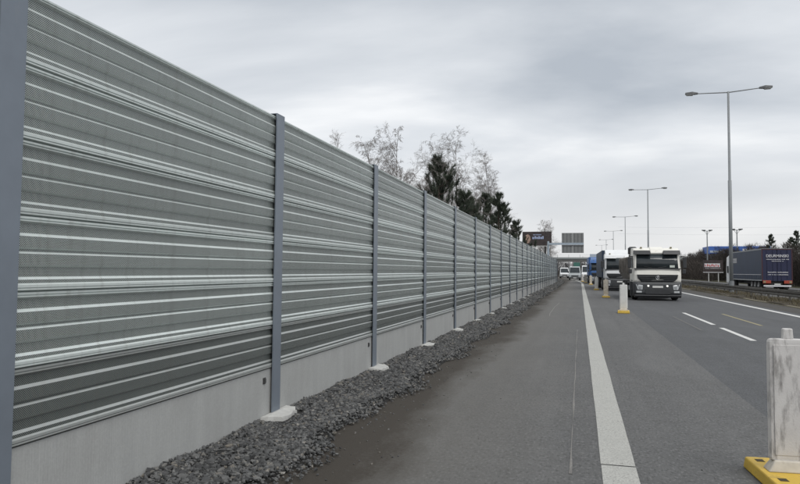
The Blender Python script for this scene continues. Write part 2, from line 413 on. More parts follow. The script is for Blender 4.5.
# painted markings (sheets on the asphalt)
LY = [y for y in ysamp(5.53, 330, .5)]
strip('edge_line', lambda y: .15+shift(y)+wob(y, .002, 0), lambda y: .405+shift(y)+wob(y, .002, 1), LY, .004, 'line_white', parent=sh)
strip('edge_line', lambda y: .15, lambda y: .405, [-6, 0, 3, 5.505], .004, 'line_white', parent=sh)
strip('lane_edge_line', lambda y: 7.17, lambda y: 7.40, YS, .004, 'line_white_fresh', parent=road)
for y0, y1 in ((16.4, 19.9), (21.0, 26.8), (44, 50), (56, 62), (68, 74), (80, 86), (92, 98), (104, 110), (128, 134), (152, 158)):
    strip('lane_dash', lambda y: 3.63, lambda y: 3.76, [y0, (y0+y1)/2, y1], .004, 'line_white_fresh', parent=road)
strip('yellow_dash', lambda y: 4.92, lambda y: 5.02, [21.1, 24, 26.6], .004, 'line_yellow', parent=road)
for y0, y1 in ((18.8, 24.5), ): strip('worn_line', lambda y: 3.0, lambda y: 3.07, [y0, (y0+y1)/2, y1], .004, 'line_ghost', parent=road)
strip('chalk_line', lambda y: -.083+wob(y, .004, 1), lambda y: -.072+wob(y*1.3, .005, 1.3), ysamp(5.2, 17.9, .2), .004, 'line_pale', parent=sh)
strip('scuff_line', lambda y: -1.03+wob(y*.3, .03, 2), lambda y: -1.00+wob(y*.3, .03, 2), ysamp(23, 33, .3), .004, 'line_pale', parent=sh)
mbk = MB()
ky = [y for y in range(-6, 340, 2)]
kerb = empty('median_kerb', (9.0, -6, 0), 0, 'low pale sandy kerb along the edge of the median', 'kerb')
kme = MB().box(-.05, .05, .004, 1.996, -.1, .055).mesh('kerb_stone', 'kerb')
for i, y in enumerate(ky[:120]): link('kerb_stone', kme, kerb, (random.uniform(-.008, .008), i*2., random.uniform(-.012, .006)))

# ------------------------------------------------------------------ stones
ICO = np.array([[0,0,1],[.894,0,.447],[.276,.851,.447],[-.724,.526,.447],[-.724,-.526,.447],[.276,-.851,.447],[.724,.526,-.447],[-.276,.851,-.447],[-.894,0,-.447],[-.276,-.851,-.447],[.724,-.526,-.447],[0,0,-1]])
ICF = np.array([[0,1,2],[0,2,3],[0,3,4],[0,4,5],[0,5,1],[1,6,2],[2,7,3],[3,8,4],[4,9,5],[5,10,1],[2,6,7],[3,7,8],[4,8,9],[5,9,10],[1,10,6],[6,11,7],[7,11,8],[8,11,9],[9,11,10],[10,11,6]])
def stones(name, P, S, tone, mat_='stone'):
    n = len(P)
    q = rng.normal(size=(n, 4)); q /= np.linalg.norm(q, axis=1)[:, None]
    w, x, y, z = q.T
    Rm = np.stack([1-2*(y*y+z*z), 2*(x*y-z*w), 2*(x*z+y*w), 2*(x*y+z*w), 1-2*(x*x+z*z), 2*(y*z-x*w), 2*(x*z-y*w), 2*(y*z+x*w), 1-2*(x*x+y*y)], -1).reshape(n, 3, 3)
    jit = np.sign(ICO[None])*np.abs(ICO[None])**.75*(1+rng.uniform(-.5, .4, (n, 12, 1)))
    jit = jit*np.stack([rng.uniform(.85, 1.4, n), rng.uniform(.6, 1.05, n), rng.uniform(.42, .85, n)], -1)[:, None]
    # flatten: most stones lie on a broad face, so tilt only a little
    ang = rng.uniform(0, 2*np.pi, n); ca, sa = np.cos(ang), np.sin(ang)
    Rz = np.zeros((n, 3, 3)); Rz[:, 0, 0] = ca; Rz[:, 0, 1] = -sa; Rz[:, 1, 0] = sa; Rz[:, 1, 1] = ca; Rz[:, 2, 2] = 1
    tl = rng.normal(0, .8, n); ct, stt = np.cos(tl), np.sin(tl)
    Rx = np.zeros((n, 3, 3)); Rx[:, 0, 0] = 1; Rx[:, 1, 1] = ct; Rx[:, 1, 2] = -stt; Rx[:, 2, 1] = stt; Rx[:, 2, 2] = ct
    Rm = np.einsum('nij,njk->nik', Rz, Rx)
    V = np.einsum('nij,nkj->nki', Rm, jit)*S[:, None, None] + P[:, None]
    F = ICF[None] + (np.arange(n)*12)[:, None, None]
    return big_mesh(name, V.reshape(-1, 3), F.reshape(-1, 3), mat_, np.repeat(tone, 12))
def shiftv(y): return np.where(y > CURVE_Y, -(y-CURVE_Y)**2/(2*CURVE_R), 0)
Ps, Ss = [], []
POST_Y0, BAY = 2.865, 3.31
for (ya, yb, dens, s0, s1) in ((2.2, 9, 2100, .010, .034), (9, 18, 1100, .015, .040), (18, 40, 380, .03, .06), (40, 95, 110, .05, .09), (95, 150, 40, .08, .13)):
    n = int((yb-ya)*1.12*dens)
    y = rng.uniform(ya, yb, n)
    t = rng.uniform(0, 1, n)
    edge = -2.06 + .10*np.sin(y*1.7)+.07*np.sin(y*3.9+1)
    x = -3.0 + (edge+3.0)*t + rng.normal(0, .05, n)*(t > .8)
    x = np.minimum(x, edge+.26)
    keep = (t < .8) | (rng.uniform(0, 1, n) < .45)
    s = (s0 + (s1-s0)*rng.beta(1.3, 2.8, n))*np.where(t > .82, .7, 1)
    hgt = np.clip((edge-x)/.9, 0, 1)
    z = .022 + .028*hgt + .012*np.sin(x*9+y*5)*hgt + rng.uniform(-.012, .016, n)*hgt
    fi = np.round((y-POST_Y0)/BAY); fd = y-POST_Y0-fi*BAY-.02
    keep &= ~((np.abs(fd) < .28) & (x < -2.72) & (y < 60))
    Ps.append(np.stack([x+shiftv(y), y, z], -1)[keep]); Ss.append(s[keep])
Ps = np.concatenate(Ps); Ss = np.concatenate(Ss)
tag(stones('gravel', Ps, Ss, np.clip(rng.beta(1.4, 2.2, len(Ps))+(rng.uniform(0, 1, len(Ps)) < .03)*.5, 0, 1)), 'dark grey crushed stone strip at the foot of the barrier', 'gravel', kind='stuff')
strip('gravel_bed', lambda y: -3.1+shift(y), lambda y: -2.12+shift(y)+wob(y*.9, .05, 0), ysamp(-6, 200, .2), 0, 'bed', nx=4, zf=lambda x, y: .045-.043*max(0, min(1, (x-shift(y)+2.9)/.8)))
n = 520; y = 3+ (rng.uniform(0, 1, n)**1.6)*40; x = -2.0+rng.uniform(0, 1, n)**2.2*.6 + shiftv(y)
tag(stones('loose_pebbles', np.stack([x, y, np.full(n, .004)], -1), rng.uniform(.004, .011, n), rng.beta(3, 2, n)), 'loose pebbles scattered over the dark soil verge', 'pebbles', kind='stuff')
n = 30; y = 5+rng.uniform(0, 1, n)**1.5*25; x = rng.uniform(-1.2, 1.8, n)
tag(stones('road_grit', np.stack([x, y, np.full(n, .003)], -1), rng.uniform(.003, .008, n), rng.beta(3, 2, n)), 'few small stone chips lying on the asphalt shoulder', 'grit', kind='stuff')

# ------------------------------------------------------------------ noise barrier
POST_Y0, BAY, WX = 2.865, 3.31, -2.917
PZ0, CH, NC = .53, .418, 6
PROF = [(.0, -.056, 0), (.014, -.036, 0), (.040, -.036, 0), (.048, -.046, 0), (.056, -.046, 0), (.066, -.034, 0), (.074, -.034, 0), (.100, -.052, 1), (.230, -.052, 0), (.270, -.038, 1), (.42, -.038, 0), (.442, -.052, 1),
        (.474, -.052, 0), (.502, -.040, 1), (.655, -.040, 0), (.680, -.054, 1), (.808, -.054, 0), (.845, -.041, 1), (.893, -.041, 0), (.914, -.030, 0), (.948, -.030, 0), (.953, -.038, 0), (.958, -.038, 0), (.964, -.030, 0), (.982, -.030, 0), (1.0, -.056, 0)]
def panel_mesh(L, mats):
    poly = [(d, CH*(1-t)) for t, d, _ in PROF]; flags = [p[2] for p in PROF]
    n = len(poly); mb = MB()
    vs = [(p[0], 0, p[1]) for p in poly] + [(p[0], L, p[1]) for p in poly] + [(-.12, 0, CH), (-.12, 0, 0), (-.12, L, CH), (-.12, L, 0)]
    for i in range(n-1): mb.f.append((i, i+1, n+i+1, n+i)); mb.m.append(1 if flags[i] else 0)
    a, b_, c_, d_ = 2*n, 2*n+1, 2*n+2, 2*n+3
    mb.f += [(a, 0, n, c_), (b_, d_, 2*n-1, n-1), (a, c_, d_, b_), tuple(range(n))[::-1]+(a, b_), tuple(range(n, 2*n))+(d_, c_)]; mb.m += [0]*5
    mb.v = vs
    return mb.mesh('acoustic_panel', mats)
barrier = empty('noise_barrier', (WX, POST_Y0, 0), 0, 'long grey ribbed metal noise barrier on concrete plinths along the shoulder', 'noise barrier')
L = BAY-.03
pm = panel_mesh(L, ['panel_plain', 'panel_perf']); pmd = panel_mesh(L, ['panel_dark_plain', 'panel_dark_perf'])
plm = MB().box(-.115, -.034, 0, L, -.45, PZ0-.006).mesh('plinth_slab', 'plinth')
w, fth, dp = .088, .011, .155
Hpoly = [(0, -w), (0, w), (-fth, w), (-fth, .006), (-dp+fth, .006), (-dp+fth, w), (-dp, w), (-dp, -w), (-dp+fth, -w), (-dp+fth, -.006), (-fth, -.006), (-fth, -w)]
pom = MB().prism(Hpoly, 'z', -.4, 3.055).mesh('post', 'post')
capm = MB().box(-dp, 0, -w, w, 3.056, 3.060).mesh('post_cap', 'post')
ancm = MB().box(-.034, -.030, -.028, .028, -.03, .03).box(-.0295, -.02, -.018, .018, -.02, .02).mesh('lifting_anchor', 'anchor')
def footing_mesh(seed):
    rr = random.Random(seed); n = 14; top = []
    for i in range(n):
        t = -math.pi/2 + math.pi*i/(n-1)
        top.append((-.03+ (.20+rr.uniform(-.03, .035))*max(0, math.cos(t))**.7, (.27+rr.uniform(-.03, .03))*math.sin(t)+.02))
    mb = MB(); zt = .085
    vs = [(x, y, zt+rr.uniform(-.008, .008)-.02*max(0, x)/.2) for x, y in top] + [(x*1.02+.01, y*1.04, -.1) for x, y in top]
    vs += [(.03, -.1, zt+.012), (.03, .12, zt+.012)]
    fs = [(i, i+1, n+i+1, n+i)[::-1] for i in range(n-1)] + [(n-1, 0, n, 2*n-1)[::-1]]
    c0 = 2*n
    for i in range(n-1): fs.append((i, i+1, c0 if i < n//2 else c0+1))
    fs.append((n//2, c0+1, c0)); fs.append((n-1, 0, c0, c0+1))
    mb.add(vs, fs); return mb.mesh('footing', 'fresh_concrete', False)
foots = [footing_mesh(s) for s in (3, 8, 15, 21)]
NB = 44
def wall_pt(i):
    y = POST_Y0 + BAY*i
    return Vector((WX+shift(y), y, 0))
base = Vector((WX, POST_Y0, 0))
for i in range(-1, NB):
    p, q = wall_pt(i), wall_pt(i+1)
    rz = math.atan2(-(q.x-p.x), q.y-p.y); loc = p-base
    po = link('post', pom, barrier, loc, rz); link('post_cap', capm, po)
    if i >= 0:
        fo = link('footing', foots[i % 4], barrier, loc+Vector((0, 0, random.uniform(-.012, .01))), rz)
    ofs = Vector((0, .015, 0)); ofs.rotate(Matrix.Rotation(rz, 3, 'Z'))
    pl = link('plinth_slab', plm, barrier, loc+ofs, rz)
    if i < 12:
        link('lifting_anchor', ancm, pl, (0, L-.19, PZ0-.11))
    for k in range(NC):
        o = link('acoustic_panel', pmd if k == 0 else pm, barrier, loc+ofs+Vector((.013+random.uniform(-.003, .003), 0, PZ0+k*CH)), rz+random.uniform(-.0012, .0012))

# ------------------------------------------------------------------ delineator boards
def delineator(matb, seed):
    rr = random.Random(seed)
    root = empty('delineator_board', (0, 0, 0))
    bs = MB()
    w2, l2, h = .21, .36, .085
    bs.hexa([(-w2, -l2, 0), (w2, -l2, 0), (w2, l2, 0), (-w2, l2, 0)], [(-w2+.012, -l2+.012, h), (w2-.012, -l2+.012, h), (w2-.012, l2-.012, h), (-w2+.012, l2-.012, h)])
    bo = bs.build('base_plate', 'base_yellow', root, bevel=.012)
    for sx in (-1, 1):
        for sy in (-.24, 0.0, .24):
            MB().box(sx*.125-.028, sx*.125+.028, sy-.034, sy+.034, h-.01, h+.002).build('base_slot', 'base_hole', bo)
    MB().hexa([(-.16, -.07, h), (.16, -.07, h), (.16, .07, h), (-.16, .07, h)], [(-.11, -.045, .165), (.11, -.045, .165), (.11, .045, .165), (-.11, .045, .165)]).build('socket', 'board_tan', root, bevel=.01)
    # board: hollow plastic blade with a lens-like section and rounded shoulders
    sec = [(-.14, 0), (-.125, -.026), (-.09, -.034), (.09, -.034), (.125, -.026), (.14, 0), (.125, .026), (.09, .034), (-.09, .034), (-.125, .026)]
    lev = [(.165, .97), (.18, 1.0), (.6, 1.0), (.965, 1.0), (1.0, .985), (1.018, .93), (1.024, .82)]
    mb = MB(); n = len(sec)
    for z, s in lev: mb.v += [(x*s, y*min(1, s*1.0) if s > .9 else y*.6, z) for x, y in sec]
    for j in range(len(lev)-1):
        for k in range(n): mb.f.append((j*n+k, j*n+(k+1) % n, (j+1)*n+(k+1) % n, (j+1)*n+k)); mb.m.append(0)
    mb.f += [tuple(range(n))[::-1], tuple((len(lev)-1)*n+k for k in range(n))]; mb.m += [0, 0]
    bd = mb.build('board', matb, root)
    sec2 = MB().hexa([(-.036, -.024, 1.02), (.036, -.024, 1.02), (.036, .024, 1.02), (-.036, .024, 1.02)], [(-.032, -.02, 1.098), (.032, -.02, 1.098), (.032, .02, 1.098), (-.032, .02, 1.098)])
    sec2.build('lamp_peg', matb, bd, bevel=.008)
    MB().box(-.105, .105, -.0375, -.034, .20, .98).build('face_panel', matb, bd, bevel=.0034, seg=2)
    return root
dg_ = 'delineator boards along the closed lane'
DELS = [(1.44, 5.42, 'board_white', 4, 'soot-stained white delineator board on yellow base, nearest, at the right edge'),
        (1.53, 25.84, 'board_white_clean', -3, 'white delineator board on yellow base beside the cream truck'),
        (1.45, 40.9, 'board_tan', 2, 'tan dusty delineator board on yellow base, third from the camera'),
        (1.29, 57.2, 'board_white_clean', 0, 'clean white delineator board before the white lorry, fourth from the camera'),
        (1.19, 80.5, 'board_tan', 3, 'tan delineator board beside the blue lorry, fifth from the camera'),
        (.72, 92., 'board_tan', -4, 'dull tan delineator board, sixth and second farthest in the row'),
        (.35, 104., 'board_white', 5, 'grey delineator board, farthest of the row near the grey van')]
protos = {}
for X, Y, mt, rz, lab in DELS:
    if mt not in protos: protos[mt] = o = delineator(mt, 1)
    else: o = copy_tree(protos[mt])
    o.location = (X, Y, .004); o.rotation_euler = (0, 0, R(rz)); tag(o, lab, 'delineator', dg_)

# ------------------------------------------------------------------ lorries
def wheel(parent, x, y, r, wd, side):
    ty = MB().lathe_x([(-wd/2, r*.62), (-wd/2, r*.9), (-wd/2+.05, r), (wd/2-.05, r), (wd/2, r*.9), (wd/2, r*.62)], x, y, r, 24).build('wheel', 'rubber', parent, True)
    MB().lathe_x([(0, r*.6), (side*.02, r*.56), (side*-.05, r*.3), (side*.04, r*.24), (side*.05, r*.12)], x+side*(wd/2), y, r, 18).build('rim', 'rim', ty)
def lorry_cab(root, paint_, ht=2.82, deflector=0., lit=True, star=False, visor='plastic', hw=1.2):
    """front at y=0 facing -y; returns cab part"""
    k = ht-2.82
    z_ws0, z_ws1 = 1.69, 2.46+k
    prof = [(.06, .95), (.0, 1.05), (-.02, 1.36), (.02, 1.66), (.24, 2.52+k), (.34, 2.70+k), (.55, ht-.02), (1.75, ht), (1.9, ht-.12), (1.95, .95)]
    def curve(x): return .025*(x/hw)**2 + .13*max(0., (abs(x)/hw-.84)/.16)**2
    def taper(z): return 1-.045*max(0., (z-1.66)/(ht-1.66))
    XS = [f*hw for f in (-1, -.97, -.92, -.84, -.55, -.2, .2, .55, .84, .92, .97, 1)]
    def curved(poly, nfront, tp=True):
        m_ = MB(); n_ = len(poly)
        for x in XS: m_.v += [(x*(taper(z) if tp else 1), y+(curve(x) if i < nfront else 0), z) for i, (y, z) in enumerate(poly)]
        for a_ in range(len(XS)-1):
            for i in range(n_): m_.f.append((a_*n_+i, a_*n_+(i+1) % n_, (a_+1)*n_+(i+1) % n_, (a_+1)*n_+i)); m_.m.append(0)
        m_.f += [tuple(range(n_))[::-1], tuple((len(XS)-1)*n_+i for i in range(n_))]; m_.m += [0, 0]
        return m_
    cab = curved(prof, 7).build('cab', paint_, root, bevel=.05, seg=3)
    def fy(z):   # front surface y at height z
        for (y0, z0), (y1, z1) in zip(prof[:6], prof[1:7]):
            if z0 <= z <= z1: return y0+(y1-y0)*(z-z0)/(z1-z0)
        return .3
    def front_poly(name, pts, mt, out, parent, th=.02, bevel=.006):
        n = len(pts); mb = MB()
        vs = [(x, fy(z)-out, z) for x, z in pts] + [(x, fy(z)-out+th+.02, z) for x, z in pts]
        mb.add(vs, [tuple(range(n)), tuple(range(n, 2*n))[::-1]] + [(i, n+i, n+(i+1) % n, (i+1) % n) for i in range(n)]); return mb.build(name, mt, parent, bevel=bevel, seg=1)
    wsm = MB(); NX = 14
    for zi, z in enumerate((z_ws0, (z_ws0+z_ws1)/2, z_ws1+.02)):
        for q in range(NX+1):
            x = (-1+2*q/NX)*(hw*.985)*taper(z); wsm.v.append((x, fy(z)+curve(x/taper(z))-.010, z))
    for zi in range(2):
        for q in range(NX): k_ = zi*(NX+1)+q; wsm.f.append((k_, k_+1, k_+NX+2, k_+NX+1)); wsm.m.append(0)
    ws = wsm.build('windscreen', 'glass', cab, True); sm_ = ws.modifiers.new('thick', 'SOLIDIFY'); sm_.thickness = .012; sm_.offset = -1
    for s in (-1, 1):
        MB().tube([(s*.15-.1, fy(z_ws0+.04)-.03, z_ws0+.03), (s*.55-.1, fy(z_ws0+.1)-.03, z_ws0+.10)], .012, 5).build('wiper', 'plastic', ws)
        # side window
        MB().prism([(.45, 1.72), (1.35, 1.72), (1.35, z_ws1-.08), (.62, z_ws1-.08)], 'x', s*hw-.008, s*hw+.008).build('side_window', 'glass', cab)
        MB().box(s*hw-.01, s*hw+.012, .40, 1.42, 1.02, 1.06).build('door_handle', 'plastic', cab)
    # visor in two dark wings and a bright middle
    zv = z_ws1+.015
    for s in (-1, 1):
        MB().hexa([(s*.30, -.02, zv-.03), (s*(hw-.02), .08, zv-.03), (s*(hw-.02), .28, zv-.01), (s*.30, .24, zv-.01)][::s], [(s*.34, .13, zv+.19), (s*(hw-.04), .20, zv+.19), (s*(hw-.04), .36, zv+.19), (s*.34, .30, zv+.19)][::s]).build('sun_visor', visor, root, bevel=.015)
    if deflector:
        MB().prism([(.5, ht-.05), (.62, ht+.05), (1.5, ht+deflector), (1.85, ht+deflector), (1.85, ht-.05)], 'x', -hw+.12, hw-.12).build('roof_deflector', paint_, root, bevel=.06)
    # grille with louvres
    g = front_poly('grille', [(-1.02, 1.36), (-.98, 1.16), (-.80, .98), (-.5, .95), (.5, .95), (.80, .98), (.98, 1.16), (1.02, 1.36)], 'plastic', .03, root, .05)
    for j in range(3):
        z = 1.05+j*.09; hwj = .78+.06*j
        MB().box(-hwj, hwj, -.075, -.03, z, z+.032).build('louvre', 'plastic_grey', g)
    if star:
        em = MB(); rr = .088; cz = 1.2; yb = -.088
        ring = [(rr*math.cos(t), yb, cz+rr*math.sin(t)) for t in [2*math.pi*i/24 for i in range(25)]]
        em.tube(ring, .012, 6)
        for a in (90, 210, 330): em.tube([(0, yb, cz), (rr*math.cos(R(a)), yb, cz+rr*math.sin(R(a)))], [.022, .006], 6)
        em.build('emblem', 'chrome', g)
    # bumper
    bp = curved([(-.02, .22), (-.10, .42), (-.10, .85), (-.04, .98), (.55, .98), (.55, .22)], 4, False).build('bumper', 'plastic_grey', root, bevel=.03)
    MB().box(-.62, .62, -.115, -.09, .34, .62).build('bumper_intake', 'plastic', bp, bevel=.01)
    for s in (-1, 1):
        h = MB().hexa([(s*.76, -.125, .56), (s*1.02, -.085, .56), (s*1.02, .08, .56), (s*.76, 0, .56)][::s], [(s*.74, -.125, .80), (s*1.10, -.06, .87), (s*1.10, .08, .87), (s*.74, 0, .80)][::s]).build('headlight', 'headlight', root, bevel=.03)
        MB().box(s*.87-.07, s*.87+.07, -.125, -.10, .62, .76).build('reflector', 'chrome', h, bevel=.01)
        if lit: MB().tube([(s*.47, -.13, .77), (s*.47, -.09, .77)], .05, 12).build('driving_lamp', 'headlight_lit', root)
        # mirrors
        ar = MB().tube([(s*hw, .2, 2.35+k), (s*(hw+.16), .12, 2.36+k), (s*(hw+.19), .12, 2.30+k)], .02, 6).build('mirror_arm', 'plastic', root)
        MB().box(s*(hw+.17)-.09, s*(hw+.17)+.09, .07, .20, 1.72+k*.5, 2.30+k*.7).build('mirror', 'plastic', ar, bevel=.03)
    MB().box(-.26, .26, -.122, -.112, .67, .78).build('number_plate', 'plate', root)
    MB().prism([(-.105, .30), (-.14, .26), (-.06, .16), (.3, .16), (.3, .30)][::-1], 'x', -hw+.05, hw-.05).build('bumper_skirt', 'plastic', bp, bevel=.015)
    MB().box(-hw+.06, hw-.06, fy(1.62)-.012, fy(1.62)+.02, 1.600, 1.612).build('panel_seam', 'plastic', cab)
    MB().box(-hw+.04, hw-.04, fy(1.68)-.03, fy(1.68)+.03, 1.645, 1.70).build('scuttle', 'plastic', cab, bevel=.01)
    for s in (-1, 1):
        MB().box(s*.93-.14, s*.93+.14, -.095, -.05, .40, .50).build('fog_lamp', 'headlight', bp, bevel=.02)
        MB().box(s*.75-.05, s*.75+.05, fy(2.5)+.22, fy(2.5)+.32, ht-.03, ht+.04).build('marker_lamp', 'tail_red' if False else 'line_yellow', cab, bevel=.01)
        MB().box(s*(hw+.14)-.08, s*(hw+.14)+.08, .05, .16, 1.42+k*.5, 1.66+k*.5).build('wide_mirror', 'plastic', cab, bevel=.03)
    # what shows behind the glass: dash top, seats and wheel
    MB().box(-.85, -.45, fy(z_ws0+.2)-.0095, fy(z_ws0+.2)+.01, z_ws0+.03, z_ws0+.06).build('dash_tray', 'plate', ws)
    for s in (-1, 1):
        MB().prism([(.55, .22), (.55, .55), (.75, .98), (1.95, .98), (1.95, .75), (1.8, .9), (.95, .9), (.75, .6), (.72, .22)][::-1], 'x', s*hw-.12, s*hw+.02).build('wheel_arch', 'plastic', root)
        wheel(root, s*1.02, 1.25, .5, .32, s)
    MB().box(-1.1, 1.1, .5, 1.9, .3, .95).build('engine_bay', 'chassis', root)
    return cab
# cream tipper lorry
t1 = empty('tipper_lorry', (3.93, 37.6, .004), R(1.6), 'cream tipper lorry with dark grille and lit lamps, front of the queue', 'lorry')
c1 = lorry_cab(t1, 'cream', 2.80, 0, True, True)
MB().prism([(.2, 2.5), (.34, 2.72), (.55, 2.84), (1.5, 2.86), (1.5, 2.7)][::-1], 'x', -.32, .32).build('roof_pod', 'cream', c1, bevel=.03)
MB().box(.62, .86, .15, .2, 1.74, 1.86).build('windscreen_paper', 'paper', t1).location = (0, -.14, 0)
MB().tube([(-1.02, 2.12, 1.2), (-1.02, 2.12, 2.45)], .12, 14).tube([(-1.02, 2.12, 2.45), (-1.02, 2.12, 2.5), (-1.02, 2.12, 2.82), (-1.02, 2.12, 2.90)], [.14, .25, .25, .16], 16).build('air_intake', 'plastic', t1)
tb = MB().prism([(-1.05, 1.05), (1.05, 1.05), (1.27, 1.45), (1.27, 2.28), (1.2, 2.36), (-1.2, 2.36), (-1.27, 2.28), (-1.27, 1.45)], 'y', 2.45, 7.6).build('tipper_body', 'tipper', t1, bevel=.02)
MB().hexa([(-1.2, 2.1, 1.2), (1.2, 2.1, 1.2), (1.2, 2.45, 1.2), (-1.2, 2.45, 1.2)], [(-1.2, 2.25, 2.45), (1.2, 2.25, 2.45), (1.2, 2.45, 2.45), (-1.2, 2.45, 2.45)]).build('tipper_headboard', 'tipper', t1)
for s in (-1, 1):
    for j in range(7): MB().box(s*1.24, s*1.32, 2.6+j*.78, 2.72+j*.78, 1.45, 2.3).build('body_rib', 'tipper', tb)
MB().box(-.45, .45, 1.8, 7.5, .6, 1.05).build('chassis_frame', 'chassis', t1)
for s in (-1, 1):
    MB().box(s*.85-.3, s*.85+.3, 2.15, 3.2, .45, .95).build('fuel_tank', 'galv', t1, bevel=.06)
    for y in (4.4, 5.8): wheel(t1, s*.98, y, .5, .5, s)
# white articulated lorry
t2 = empty('articulated_lorry', (3.05, 55.2, .004), R(.8), 'white high-roof lorry queuing behind the cream tipper', 'lorry')
lorry_cab(t2, 'truck_white', 2.92, .34, False, False, 'truck_white')
MB().box(-1.27, 1.27, 2.5, 14.5, 1.0, 3.25).build('trailer_box', 'curtain', t2, bevel=.03)
MB().box(-.5, .5, 1.8, 14.3, .6, 1.0).build('chassis_frame', 'chassis', t2)
for s in (-1, 1):
    for y in (3.6, 10.2, 11.4, 12.6): wheel(t2, s*1.0, y, .5, .5, s)
# blue articulated lorry
t3 = empty('articulated_lorry', (2.35, 84., .004), R(.5), 'blue lorry partly hidden behind the white high-roof lorry', 'lorry')
lorry_cab(t3, 'truck_blue', 2.9, .35, False, False, 'truck_blue')
MB().box(-1.27, 1.27, 2.5, 14.5, 1.0, 3.3).build('trailer_box', 'truck_blue', t3, bevel=.03)
MB().box(-.5, .5, 1.8, 14.3, .6, 1.0).build('chassis_frame', 'chassis', t3)
for s in (-1, 1):
    for y in (3.6, 10.2, 11.4, 12.6): wheel(t3, s*1.0, y, .5, .5, s)

# vans and cars far off
def van(name, label, X, Y, rz, paint_, ht, hw, ln, cat='van', lit=False):
    t = empty(name, (X, Y, .004), R(rz), label, cat, None)
    f = ht/2.3
    prof = [(.05, .3), (0, .55), (.03, .95*f), (.85, 1.2*f), (1.5, ht-.12), (1.9, ht), (ln-.15, ht-.03), (ln, ht*.6), (ln, .3)]
    mb = MB(); n = len(prof)
    vs = []
    for s in (-1, 1):
        for y, z in prof: vs.append((s*(hw-(.12 if z > 1.25*f else 0)), y, z))
    mb.add(vs, [tuple(range(n)), tuple(range(n, 2*n))[::-1]] + [(i, n+i, n+(i+1) % n, (i+1) % n) for i in range(n)])
    b_ = mb.build('body', paint_, t, bevel=.06)
    z0, z1 = 1.22*f, ht-.17
    yf = lambda z: .85+.65*(z-1.2*f)/(ht-.12-1.2*f)
    ws = MB(); pts = [(-hw+.12, z0), (hw-.12, z0), (hw-.22, z1), (-hw+.22, z1)]
    ws.add([(x, yf(z)-.02, z) for x, z in pts]+[(x, yf(z)+.03, z) for x, z in pts], [(0, 1, 2, 3), (7, 6, 5, 4), (0, 4, 5, 1), (1, 5, 6, 2), (2, 6, 7, 3), (3, 7, 4, 0)])
    ws.build('windscreen', 'glass', b_)
    MB().box(-hw*.6, hw*.6, -.03, .02, .60, .60+.22*f).build('grille', 'plastic', b_, bevel=.01)
    MB().box(-hw+.02, hw-.02, -.06, .3, .28, .52).build('bumper', 'plastic_grey', t, bevel=.04)
    MB().box(-.26, .26, -.07, -.055, .36, .47).build('number_plate', 'plate', t)
    for s in (-1, 1):
        MB().box(s*(hw-.2)-.14, s*(hw-.2)+.14, -.02, .06, .68, .68+.2*f).build('headlight', 'headlight_lit' if lit else 'headlight', t, bevel=.02)
        MB().box(s*(hw+.1)-.09, s*(hw+.1)+.09, 1.1, 1.2, 1.2*f, 1.5*f).build('mirror', 'plastic', t, bevel=.02)
        MB().prism([(1.25, 1.25*f), (ln-.4, 1.25*f), (ln-.5, ht-.2), (1.65, ht-.2)], 'x', s*(hw-.09)-.03, s*(hw-.09)+.03).build('side_window', 'glass', b_)
        for y in (.85, ln-.85): wheel(t, s*(hw-.14), y, .34, .22, s)
    return t
van('delivery_van', 'pale grey van facing the camera beyond the end of the barrier', -.85, 118., 1, 'van_grey', 2.35, .98, 5.2)
van('delivery_van', 'white van in the far queue beside the blue lorry', 1.3, 128., 1, 'truck_white', 2.6, 1.0, 5.6, 'van', True)
van('passenger_car', 'small dark car between the two far vans', .5, 140., 1, 'car_dark', 1.5, .86, 4.3, 'car')
van('delivery_van', 'small white van farthest back under the bridge', -3.2, 150., 4, 'truck_white', 2.3, .95, 5.0)

# ------------------------------------------------------------------ navy trailer on the opposite carriageway
tr = empty('semi_trailer_lorry', (17.62, 69., -.246), R(0), 'navy curtain-sided semi-trailer driving away beyond the median rail', 'lorry')
hw = 1.27
MB().box(-hw+.02, hw-.02, .06, 13.5, 1.0, 3.98).build('trailer_box', 'navy', tr)
for s in (-1, 1):
    cs = MB().box(s*(hw-.01)-.012, s*(hw-.01)+.012, .12, 13.45, 1.12, 3.9).build('side_curtain', 'curtain', tr)
    MB().box(s*hw-.02, s*hw+.02, .06, 13.5, 1.0, 1.1).build('side_rail', 'galv', tr)
    MB().box(s*hw-.02, s*hw+.02, .06, 13.5, 3.9, 3.99).build('roof_rail', 'lamp_steel', tr)
    for j in range(18): MB().box(s*(hw+.003)-.012, s*(hw+.003)+.012, .5+j*.74, .55+j*.74, 1.08, 1.55).build('curtain_strap', 'plastic_grey', cs)
    MB().box(s*(hw+.003)-.012, s*(hw+.003)+.012, .3, 13.4, 1.56, 1.60).build('reflective_strip', 'white_print', cs)
    MB().box(s*.64-.6, s*.64+.6, 0, .055, 1.0, 3.9).build('rear_door', 'navy', tr, bevel=.015)
    MB().box(s*(hw-.03)-.04, s*(hw-.03)+.04, -.02, .06, .98, 3.98).build('door_post', 'maroon', tr)
    for x in (.35, .85): MB().tube([(s*x, -.03, 1.0), (s*x, -.03, 3.88)], .016, 6).build('lock_bar', 'navy', tr)
    tl = MB().box(s*.88-.34, s*.88+.34, -.06, .0, .78, 1.06).build('tail_light', 'tail_red', tr, bevel=.015)
    MB().box(s*1.08-.1, s*1.08+.1, -.07, -.055, .83, 1.0).build('indicator_lens', 'line_yellow', tl)
    for y in (1.6, 2.9, 4.2, 12.2): wheel(tr, s*1.02, y, .5, .4, s)
    MB().box(s*1.0-.22, s*1.0+.22, .9, 1.0, .3, .85).build('mud_flap', 'rubber', tr)
MB().box(-hw, hw, 0, 13.5, 3.985, 4.03).build('roof', 'lamp_steel', tr)
